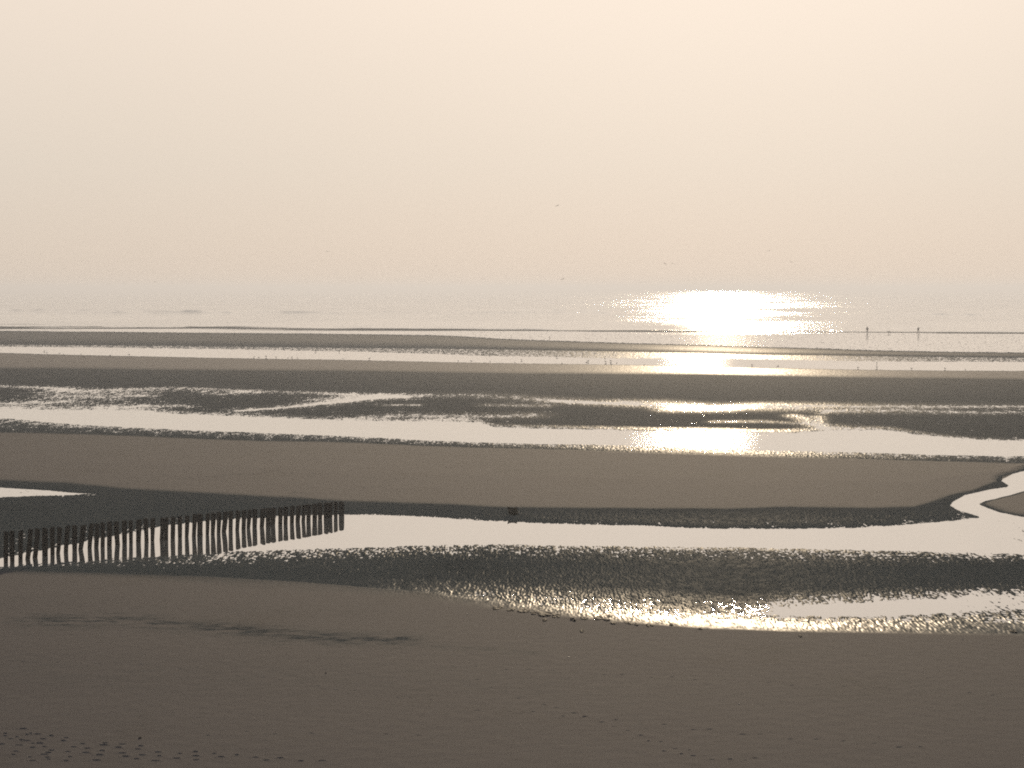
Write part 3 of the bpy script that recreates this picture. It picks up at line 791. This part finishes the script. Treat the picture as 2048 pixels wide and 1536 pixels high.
def flying_gull_bm():
    bm = bmesh.new()
    lathe(bm, [((-0.30, 0, 0.0), 0.02), ((-0.2, 0, 0.0), 0.045), ((-0.02, 0, 0.0), 0.08), ((0.12, 0, 0.01), 0.06), ((0.2, 0, 0.02), 0.045), ((0.25, 0, 0.02), 0.02), ((0.3, 0, 0.01), 0.006)])
    for sg in (-1, 1):
        pts = [(0.0, 0.0), (0.22, 0.10), (0.42, 0.06), (0.62, -0.04)]
        ch = [(0.10, -0.10), (0.11, -0.09), (0.06, -0.10), (-0.06, -0.10)]
        up, dn = [], []
        for (y, z), (xf, xb) in zip(pts, ch):
            up.append((bm.verts.new((xf, sg * (y + 0.04), z)), bm.verts.new((xb, sg * (y + 0.04), z))))
            dn.append((bm.verts.new((xf, sg * (y + 0.04), z - 0.018)), bm.verts.new((xb, sg * (y + 0.04), z - 0.012))))
        for i in range(3):
            bm.faces.new((up[i][0], up[i][1], up[i + 1][1], up[i + 1][0]))
            bm.faces.new((dn[i][0], dn[i + 1][0], dn[i + 1][1], dn[i][1]))
            bm.faces.new((up[i][0], up[i + 1][0], dn[i + 1][0], dn[i][0]))
            bm.faces.new((up[i][1], dn[i][1], dn[i + 1][1], up[i + 1][1]))
        bm.faces.new((up[3][0], up[3][1], dn[3][1], dn[3][0]))
    return bm
GULLS = [(88.6,704),(93.7,707.5),(119,709),(127,711),(162,711),(167,715.5),(220,713),(227,715.5),(258,711.5),(508,715.5),(517.6,717.3),(532,715),(552,716.3),(576,717.7),(584,716),(595,718.3),(631,704),(678.5,705),(686,719.5),(739,719),(916.5,724),(942.4,724.4),(978.7,710),(980,724.8),(984.6,708.8),(1029.6,727.2),(1035,708.3),(1043,721.8),(1100,707),(1113.6,714.5),(1124,729.5),(1164.8,709),(1173,727),(1176.4,724),(1189,709.2),(1209.8,715.5),(1211,725.8),(1221.5,723.8),(1222.6,731),(1226,708.6),(1233.5,728.6),(1287.8,732.3),(1504,732),(1556,734.8),(1715.7,737.2),(1753.6,728),(1753.7,736.4),(1822.9,738.8),(1890,738.8),(1931,741.3),(1971,673.5)]
g0 = mesh_obj("gull", standing_gull_bm(), M_gull)
grng = random.Random(3)
GULLS.sort()
gorder = 0
for k, (u, v) in enumerate(GULLS):
    o = g0 if k == 0 else g0.copy()
    if k: col.objects.link(o)
    p = on_sand(u, v)
    wading = p.z < 0
    p.z = max(p.z, -0.05)
    o.location = p
    o.rotation_euler = (0, 0, grng.choice((0.3, -0.4, 2.8, 3.5, 1.2, 1.9)) + grng.uniform(-0.3, 0.3))
    o.scale = (grng.uniform(0.6, 0.8),) * 3
    if v < 680:
        tag(o, 'tiny dark gull alone at the water\'s edge, right of the walkers', 'gull', 'gulls resting on the far flat'); continue
    gorder += 1
    where = 'wading in the far pool' if wading else 'standing beside the far pool'
    tag(o, f'tiny dark gull {where}, {ordinal(gorder)} of the flock from the left', 'gull', 'gulls resting on the far flat')
FLY = [(90,556,1000),(127,538,900),(310,564,1000),(655,503,700),(872,532,900),(965,558,900),(1115,411,300),(1126,558,620),(1329,527,620),(1345,527,600),(1538,502,700),(1582,524,680)]
f0 = mesh_obj("flying_gull", flying_gull_bm(), M_gull)
for k, (u, v, d) in enumerate(FLY):
    o = f0 if k == 0 else f0.copy()
    if k: col.objects.link(o)
    o.location = ((u - CX) / F * d, d, height_at(v, d))
    o.rotation_euler = (grng.uniform(-0.5, 0.5), grng.uniform(-0.15, 0.15), grng.uniform(0, 6.28))
    o.scale = (0.62 * min(1, d / 600),) * 3
    tag(o, 'tiny gull flying alone high in the open sky' if v < 450 else f'tiny gull flying low over the hazy sea, {ordinal(k + 1 - (u > 1115))} from the left', 'gull', 'gulls flying over the sea')

# --- wrack, pebbles and shells lying about
wr = random.Random(21)
def clump(u, v, wpx, hpx):
    c = on_sand(u, v)
    s = c.y / F
    bm = bmesh.new()
    w, d, h = wpx * s / 2, 0.5 + wpx * 0.03, max(0.03, hpx * s * 0.6)
    for q in range(9):
        px, py = wr.uniform(-w, w) * 0.7, wr.uniform(-d, d) * 0.6
        m = bmesh.ops.create_icosphere(bm, subdivisions=2, radius=1.0)
        sx_, sy_, sz_ = wr.uniform(0.25, 0.5) * w, wr.uniform(0.2, 0.45) * d, wr.uniform(0.4, 1.0) * h
        f1 = wr.uniform(0, 6)
        for vv in m['verts']:
            k = 1 + 0.25 * math.sin(vv.co.x * 5 + f1) * math.cos(vv.co.y * 6 + f1)
            vv.co = Vector((px + vv.co.x * sx_ * k, py + vv.co.y * sy_ * k, max(-0.02, vv.co.z * sz_ * k + sz_ * 0.3)))
    o = mesh_obj("seaweed_clump", bm, M_weed)
    o.location = c
    return o
WRACK = [(995,1216,20,2.5),(1022,1219,16,2.5),(1048,1222,26,3),(1068,1226,14,3),(1092,1228,34,4),(1089,1241,12,3),(1112,1232,18,3),(1146,1240,12,5),(1168,1236,16,3),(1204,1237,30,4),(1216,1233,12,3),(1226,1246,12,3),(1256,1246,14,3),(1272,1249,8,3),(1300,1252,14,2.5),(1343,1249,10,3),(1400,1258,8,2),(1600,1272,7,3),(1164,1262,9,2),(2026,1263,12,4)]
wlist = sorted(WRACK)
for k, wk in enumerate(wlist):
    o = clump(*wk)
    if wk[1] >= 1260:
        lab = {1164: 'small dark scrap of seaweed on dry sand below the wrack line', 1600: 'dark scrap of seaweed just below the shining wet strip', 2026: 'dark lump of seaweed on the shining strip at the right edge'}[wk[0]]
    else:
        lab = f'{"wide low" if wk[2] >= 20 else "small dark"} clump of seaweed, {ordinal(k + 1 - (1 if wk[0] > 1164 else 0))} from the left along the wrack line'
    tag(o, lab, 'seaweed', 'seaweed along the wet edge')
def stone(name, u, v, wpx, mat, label, cat, group):
    c = on_sand(u, v); s = c.y / F
    bm = bmesh.new()
    bmesh.ops.create_icosphere(bm, subdivisions=2, radius=1.0)
    f1 = wr.uniform(0, 6)
    for vv in bm.verts:
        k = 1 + 0.12 * math.sin(vv.co.x * 3 + f1) + 0.1 * math.cos(vv.co.y * 4 + f1)
        vv.co = Vector((vv.co.x * wpx * s / 2 * k, vv.co.y * wpx * s * 0.45 * k, (vv.co.z * 0.55 + 0.3) * wpx * s / 2 * k))
    o = mesh_obj(name, bm, mat)
    o.location = c
    tag(o, label, cat, group)
stone("pebble", 280, 1477, 6.5, M_pebble, 'round dark pebble near the footprints at the lower left', 'pebble', 'pebbles on the dry sand')
stone("pebble", 652, 1346.5, 4.5, M_pebble, 'lone dark pebble in the middle of the smooth foreground sand', 'pebble', 'pebbles on the dry sand')
stone("shell", 1137, 1314.5, 3.6, M_shell, 'bright white shell on smooth sand below the wrack line', 'shell', 'white shells on the sand')
stone("shell", 1175, 1490, 3.0, M_shell, 'white shell among the faint tracks in the lower middle', 'shell', 'white shells on the sand')
stone("shell", 681, 1448, 2.6, M_shell, 'tiny white shell on bare sand at the lower left of centre', 'shell', 'white shells on the sand')
stone("shell", 935, 1228.5, 2.8, M_shell, 'tiny white shell just left of the wrack line', 'shell', 'white shells on the sand')
stone("shell", 1925, 1279, 2.8, M_shell, 'tiny white shell under the shining strip at the right', 'shell', 'white shells on the sand')
stone("shell", 1478, 1408, 2.6, M_shell, 'tiny white shell alone on bare sand right of centre', 'shell', 'white shells on the sand')
stone("shell", 368, 939, 3.0, M_shell, 'white shell on the middle sand bar above the groyne', 'shell', 'white shells on the sand')

# --- people and dog at the water's edge
def skin_mesh(name, nodes, edges, mat, parent=None, root=0, level=2):
    """one continuous skinned surface grown round a skeleton: nodes = (x, y, z, rx[, ry])"""
    me = bpy.data.meshes.new(name + "_bones")
    me.from_pydata([n[:3] for n in nodes], edges, [])
    tmp = bpy.data.objects.new(name + "_bones", me)
    col.objects.link(tmp)
    md = tmp.modifiers.new("Skin", 'SKIN'); md.use_smooth_shade = True
    for i, n in enumerate(nodes):
        sv_ = me.skin_vertices[0].data[i]
        sv_.radius = (n[3], n[4] if len(n) > 4 else n[3])
        sv_.use_root = (i == root)
    sub = tmp.modifiers.new("Subsurf", 'SUBSURF'); sub.levels = level; sub.render_levels = level
    dg = bpy.context.evaluated_depsgraph_get()
    out = bpy.data.meshes.new_from_object(tmp.evaluated_get(dg))
    bpy.data.objects.remove(tmp)
    out.name = name
    out.materials.clear(); out.materials.append(mat)
    for p in out.polygons: p.use_smooth = True
    o = bpy.data.objects.new(name, out)
    col.objects.link(o)
    if parent: o.parent = parent
    return o

def person(u, v, rz, label, J, coat_len):
    """J: joints of the pose in metres, x to the person's left, -y the way they face"""
    base = on_sand(u, v, water=True)
    nodes, edges, idx = [], [], {}
    def nd(k, p, r, to=None, ry=None):
        idx[k] = len(nodes); nodes.append((*p, r, ry if ry else r))
        if to is not None: edges.append((idx[to], idx[k]))
    nd('pelvis', J['pelvis'], 0.15, None, 0.11)
    nd('waist', J['waist'], 0.14, 'pelvis', 0.10)
    nd('chest', J['chest'], 0.165, 'waist', 0.115)
    nd('neck0', J['neck'], 0.065, 'chest')
    hx, hy, hz = J['head']
    nd('jaw', (hx, hy - 0.015, hz - 0.10), 0.062, 'neck0', 0.07)
    nd('skull', (hx, hy, hz), 0.082, 'jaw', 0.098)
    nd('crown', (hx, hy + 0.005, hz + 0.075), 0.06, 'skull', 0.075)
    nd('nose', (hx, hy - 0.115, hz - 0.02), 0.014, 'skull')
    for sd_ in ('L', 'R'):
        nd('ear' + sd_, (hx + (0.088 if sd_ == 'L' else -0.088), hy + 0.01, hz - 0.01), 0.016, 'skull')
        nd('sh' + sd_, J['sh' + sd_], 0.062, 'chest')
        nd('el' + sd_, J['el' + sd_], 0.045, 'sh' + sd_)
        nd('wr' + sd_, J['wr' + sd_], 0.03, 'el' + sd_)
        w = Vector(J['wr' + sd_]); d = (w - Vector(J['el' + sd_])).normalized()
        side = Vector((1 if sd_ == 'L' else -1, 0, 0)); fwd = Vector((0, -1, 0))
        if abs(d.dot(fwd)) > 0.8: fwd = Vector((0, 0, 1))
        palm = w + d * 0.08
        nd('palm' + sd_, palm, 0.034, 'wr' + sd_, 0.02)
        for q, (off_, ln) in enumerate(((0.03, 0.075), (0.011, 0.085), (-0.009, 0.08), (-0.028, 0.062))):
            a_ = palm + fwd * off_ + d * 0.025
            b_ = a_ + d * ln * 0.5 - side * 0.008
            c_ = a_ + d * ln * 0.92 - side * 0.03
            nd(f'f{q}a{sd_}', a_, 0.0095, 'palm' + sd_); nd(f'f{q}b{sd_}', b_, 0.009, f'f{q}a{sd_}'); nd(f'f{q}c{sd_}', c_, 0.0075, f'f{q}b{sd_}')
        t1 = w + d * 0.045 + fwd * 0.04; t2 = t1 + d * 0.035 + fwd * 0.02 - side * 0.012
        nd('t1' + sd_, t1, 0.011, 'wr' + sd_); nd('t2' + sd_, t2, 0.009, 't1' + sd_)
        nd('hip' + sd_, J['hip' + sd_], 0.088, 'pelvis')
        nd('kn' + sd_, J['kn' + sd_], 0.058, 'hip' + sd_)
        nd('an' + sd_, J['an' + sd_], 0.042, 'kn' + sd_)
        a = Vector(J['an' + sd_])
        nd('toe' + sd_, a + Vector((0.01 if sd_ == 'L' else -0.01, -0.17, -0.045)), 0.036, 'an' + sd_)
    body = skin_mesh("person", nodes, edges, M_skin)
    body.location = base
    body.rotation_euler = (0, 0, rz)
    tag(body, label, 'person')
    # clothes
    cn, ce = [], []
    def cc(p, r, ry, to=None):
        cn.append((*p, r, ry)); i = len(cn) - 1
        if to is not None: ce.append((to, i))
        return i
    P, W_, C_ = Vector(J['pelvis']), Vector(J['waist']), Vector(J['chest'])
    c = cc(C_, 0.20, 0.15); w_ = cc(W_, 0.185, 0.14, c); p_ = cc(P, 0.195, 0.15, w_)
    cc(P - Vector((0, 0, coat_len)), 0.20, 0.16, p_)
    cc(Vector(J['neck']) - Vector((0, 0, 0.02)), 0.085, 0.085, c)
    for sd_ in ('L', 'R'):
        s_ = cc(Vector(J['sh' + sd_]), 0.085, 0.085, c)
        e_ = cc(Vector(J['el' + sd_]), 0.068, 0.068, s_)
        cc(Vector(J['el' + sd_]).lerp(Vector(J['wr' + sd_]), 0.93), 0.05, 0.05, e_)
    skin_mesh("jacket", cn, ce, M_cloth, body, level=2)
    cn, ce = [], []
    p_ = cc(P, 0.165, 0.125)
    for sd_ in ('L', 'R'):
        h_ = cc(Vector(J['hip' + sd_]), 0.105, 0.105, p_)
        k_ = cc(Vector(J['kn' + sd_]), 0.08, 0.08, h_)
        cc(Vector(J['kn' + sd_]).lerp(Vector(J['an' + sd_]), 0.95), 0.068, 0.068, k_)
    skin_mesh("trousers", cn, ce, M_trous, body, level=2)
    for sd_ in ('L', 'R'):
        a = Vector(J['an' + sd_])
        skin_mesh("boot", [(*(a + Vector((0, 0, 0.06))), 0.055, 0.055), (*(a + Vector((0, 0.005, -0.03))), 0.055, 0.06), (*(a + Vector((0, -0.11, -0.045))), 0.05, 0.045), (*(a + Vector((0, -0.19, -0.05))), 0.042, 0.035)], [(0, 1), (1, 2), (2, 3)], M_boot, body)
    hair = bmesh.new()
    bmesh.ops.create_icosphere(hair, subdivisions=3, radius=1.0)
    for vv in list(hair.verts):
        if vv.co.z < -0.45 or (vv.co.y < -0.25 and vv.co.z < 0.45): hair.verts.remove(vv)
    for vv in hair.verts:
        vv.co = Vector((hx + vv.co.x * 0.098, hy + 0.008 + vv.co.y * 0.117, hz + 0.03 + vv.co.z * 0.112))
    mesh_obj("hair", hair, M_hair, body)
    # eyes and mouth
    for sx_ in (-0.032, 0.032):
        e = bmesh.new(); bmesh.ops.create_uvsphere(e, u_segments=10, v_segments=8, radius=0.012)
        bmesh.ops.translate(e, vec=(hx + sx_, hy - 0.088, hz + 0.012), verts=e.verts)
        mesh_obj("eye", e, M_hair, body)
    m_ = bmesh.new(); bmesh.ops.create_uvsphere(m_, u_segments=10, v_segments=6, radius=1.0)
    for vv in m_.verts: vv.co = Vector((hx + vv.co.x * 0.024, hy - 0.075 + vv.co.y * 0.012, hz - 0.085 + vv.co.z * 0.006))
    mesh_obj("mouth", m_, M_pole, body)
    return body

person(1734.5, 666.3, 0.15, 'person standing upright in a long dark coat at the water\'s edge, arms at the sides', {
    'pelvis': (0, 0, 0.95), 'waist': (0, 0.0, 1.12), 'chest': (0, 0.01, 1.33), 'neck': (0, 0.0, 1.50), 'head': (0, -0.02, 1.655),
    'shL': (0.20, 0.0, 1.42), 'elL': (0.29, 0.03, 1.15), 'wrL': (0.25, -0.05, 0.92), 'shR': (-0.20, 0.0, 1.42), 'elR': (-0.29, 0.03, 1.15), 'wrR': (-0.25, -0.05, 0.92),
    'hipL': (0.10, 0, 0.90), 'knL': (0.11, -0.01, 0.50), 'anL': (0.11, 0.02, 0.08), 'hipR': (-0.10, 0, 0.90), 'knR': (-0.11, -0.02, 0.50), 'anR': (-0.12, 0.02, 0.08)}, 0.22)
person(1836.5, 666.6, 0.2, 'person in a short dark jacket with legs apart, leaning over with one arm bent up', {
    'pelvis': (0.0, 0, 0.92), 'waist': (-0.02, -0.03, 1.06), 'chest': (0.0, -0.12, 1.25), 'neck': (-0.03, -0.2, 1.40), 'head': (-0.06, -0.27, 1.52),
    'shL': (0.20, -0.11, 1.33), 'elL': (0.42, -0.16, 1.22), 'wrL': (0.36, -0.26, 1.44), 'shR': (-0.19, -0.12, 1.31), 'elR': (-0.26, -0.1, 1.05), 'wrR': (-0.16, -0.26, 0.92),
    'hipL': (0.11, 0, 0.87), 'knL': (0.16, -0.02, 0.47), 'anL': (0.17, 0.03, 0.08), 'hipR': (-0.10, 0, 0.87), 'knR': (-0.24, -0.05, 0.48), 'anR': (-0.36, 0.0, 0.08)}, 0.02)

def dog(u, v, rz, label):
    base = on_sand(u, v, water=True)
    N_ = [(0.0, 0, 0.44, 0.095, 0.11), (0.20, 0, 0.45, 0.12, 0.145), (0.30, 0, 0.50, 0.095, 0.12), (0.42, 0, 0.58, 0.062, 0.07), (0.50, 0, 0.60, 0.062, 0.066), (0.60, 0, 0.565, 0.036, 0.036), (0.66, 0, 0.555, 0.024, 0.024),
          (-0.24, 0, 0.45, 0.09, 0.105), (-0.34, 0, 0.47, 0.03, 0.03), (-0.46, 0, 0.40, 0.022, 0.022), (-0.56, 0, 0.42, 0.012, 0.012)]
    E_ = [(0, 1), (1, 2), (2, 3), (3, 4), (4, 5), (5, 6), (0, 7), (7, 8), (8, 9), (9, 10)]
    for sy_ in (-1, 1):
        i = len(N_)
        N_ += [(0.24, sy_ * 0.09, 0.36, 0.055, 0.05), (0.21, sy_ * 0.09, 0.21 , 0.03, 0.03), (0.235, sy_ * 0.09, 0.05, 0.022, 0.022), (0.27, sy_ * 0.09, 0.02, 0.024, 0.018)]
        E_ += [(1, i), (i, i + 1), (i + 1, i + 2), (i + 2, i + 3)]
        i = len(N_)
        N_ += [(-0.22, sy_ * 0.09, 0.34, 0.065, 0.055), (-0.16, sy_ * 0.09, 0.27, 0.045, 0.04), (-0.30, sy_ * 0.09, 0.17, 0.026, 0.024), (-0.285, sy_ * 0.09, 0.05, 0.022, 0.022), (-0.25, sy_ * 0.09, 0.02, 0.024, 0.018)]
        E_ += [(7, i), (i, i + 1), (i + 1, i + 2), (i + 2, i + 3), (i + 3, i + 4)]
        i = len(N_)
        N_ += [(0.47, sy_ * 0.045, 0.66, 0.022, 0.014), (0.465, sy_ * 0.075, 0.64, 0.012, 0.01)]
        E_ += [(4, i), (i, i + 1)]
    o = skin_mesh("dog", N_, E_, M_fur)
    o.location = base; o.rotation_euler = (0, 0, rz)
    tag(o, label, 'dog')
dog(1778.5, 667.0, math.pi - 0.5, 'dark dog standing between the two people at the water\'s edge, head to the left')
bpy.context.view_layer.update()

# ------------------------------------------------------------------ haze: one closed box of even, pale air
def haze_box():
    m = bpy.data.materials.new("haze"); m.use_nodes = True
    nt = m.node_tree; nt.nodes.clear()
    out = nt.nodes.new('ShaderNodeOutputMaterial')
    pv = nt.nodes.new('ShaderNodeVolumePrincipled')
    pv.inputs['Color'].default_value = (0.515, 0.555, 0.65, 1)
    pv.inputs['Density'].default_value = 0.00026
    pv.inputs['Anisotropy'].default_value = 0.55
    nt.links.new(pv.outputs['Volume'], out.inputs['Volume'])
    bm = bmesh.new()
    bmesh.ops.create_cube(bm, size=1.0)
    bmesh.ops.scale(bm, vec=(140000, 31200, 22.8), verts=bm.verts)
    bmesh.ops.translate(bm, vec=(0, 15400, 11.4 - 3.2), verts=bm.verts)
    o = mesh_obj("haze", bm, m, smooth=False)
    tag(o, "thin warm sea haze lying over the whole beach", None, None, 'stuff')
haze_box()
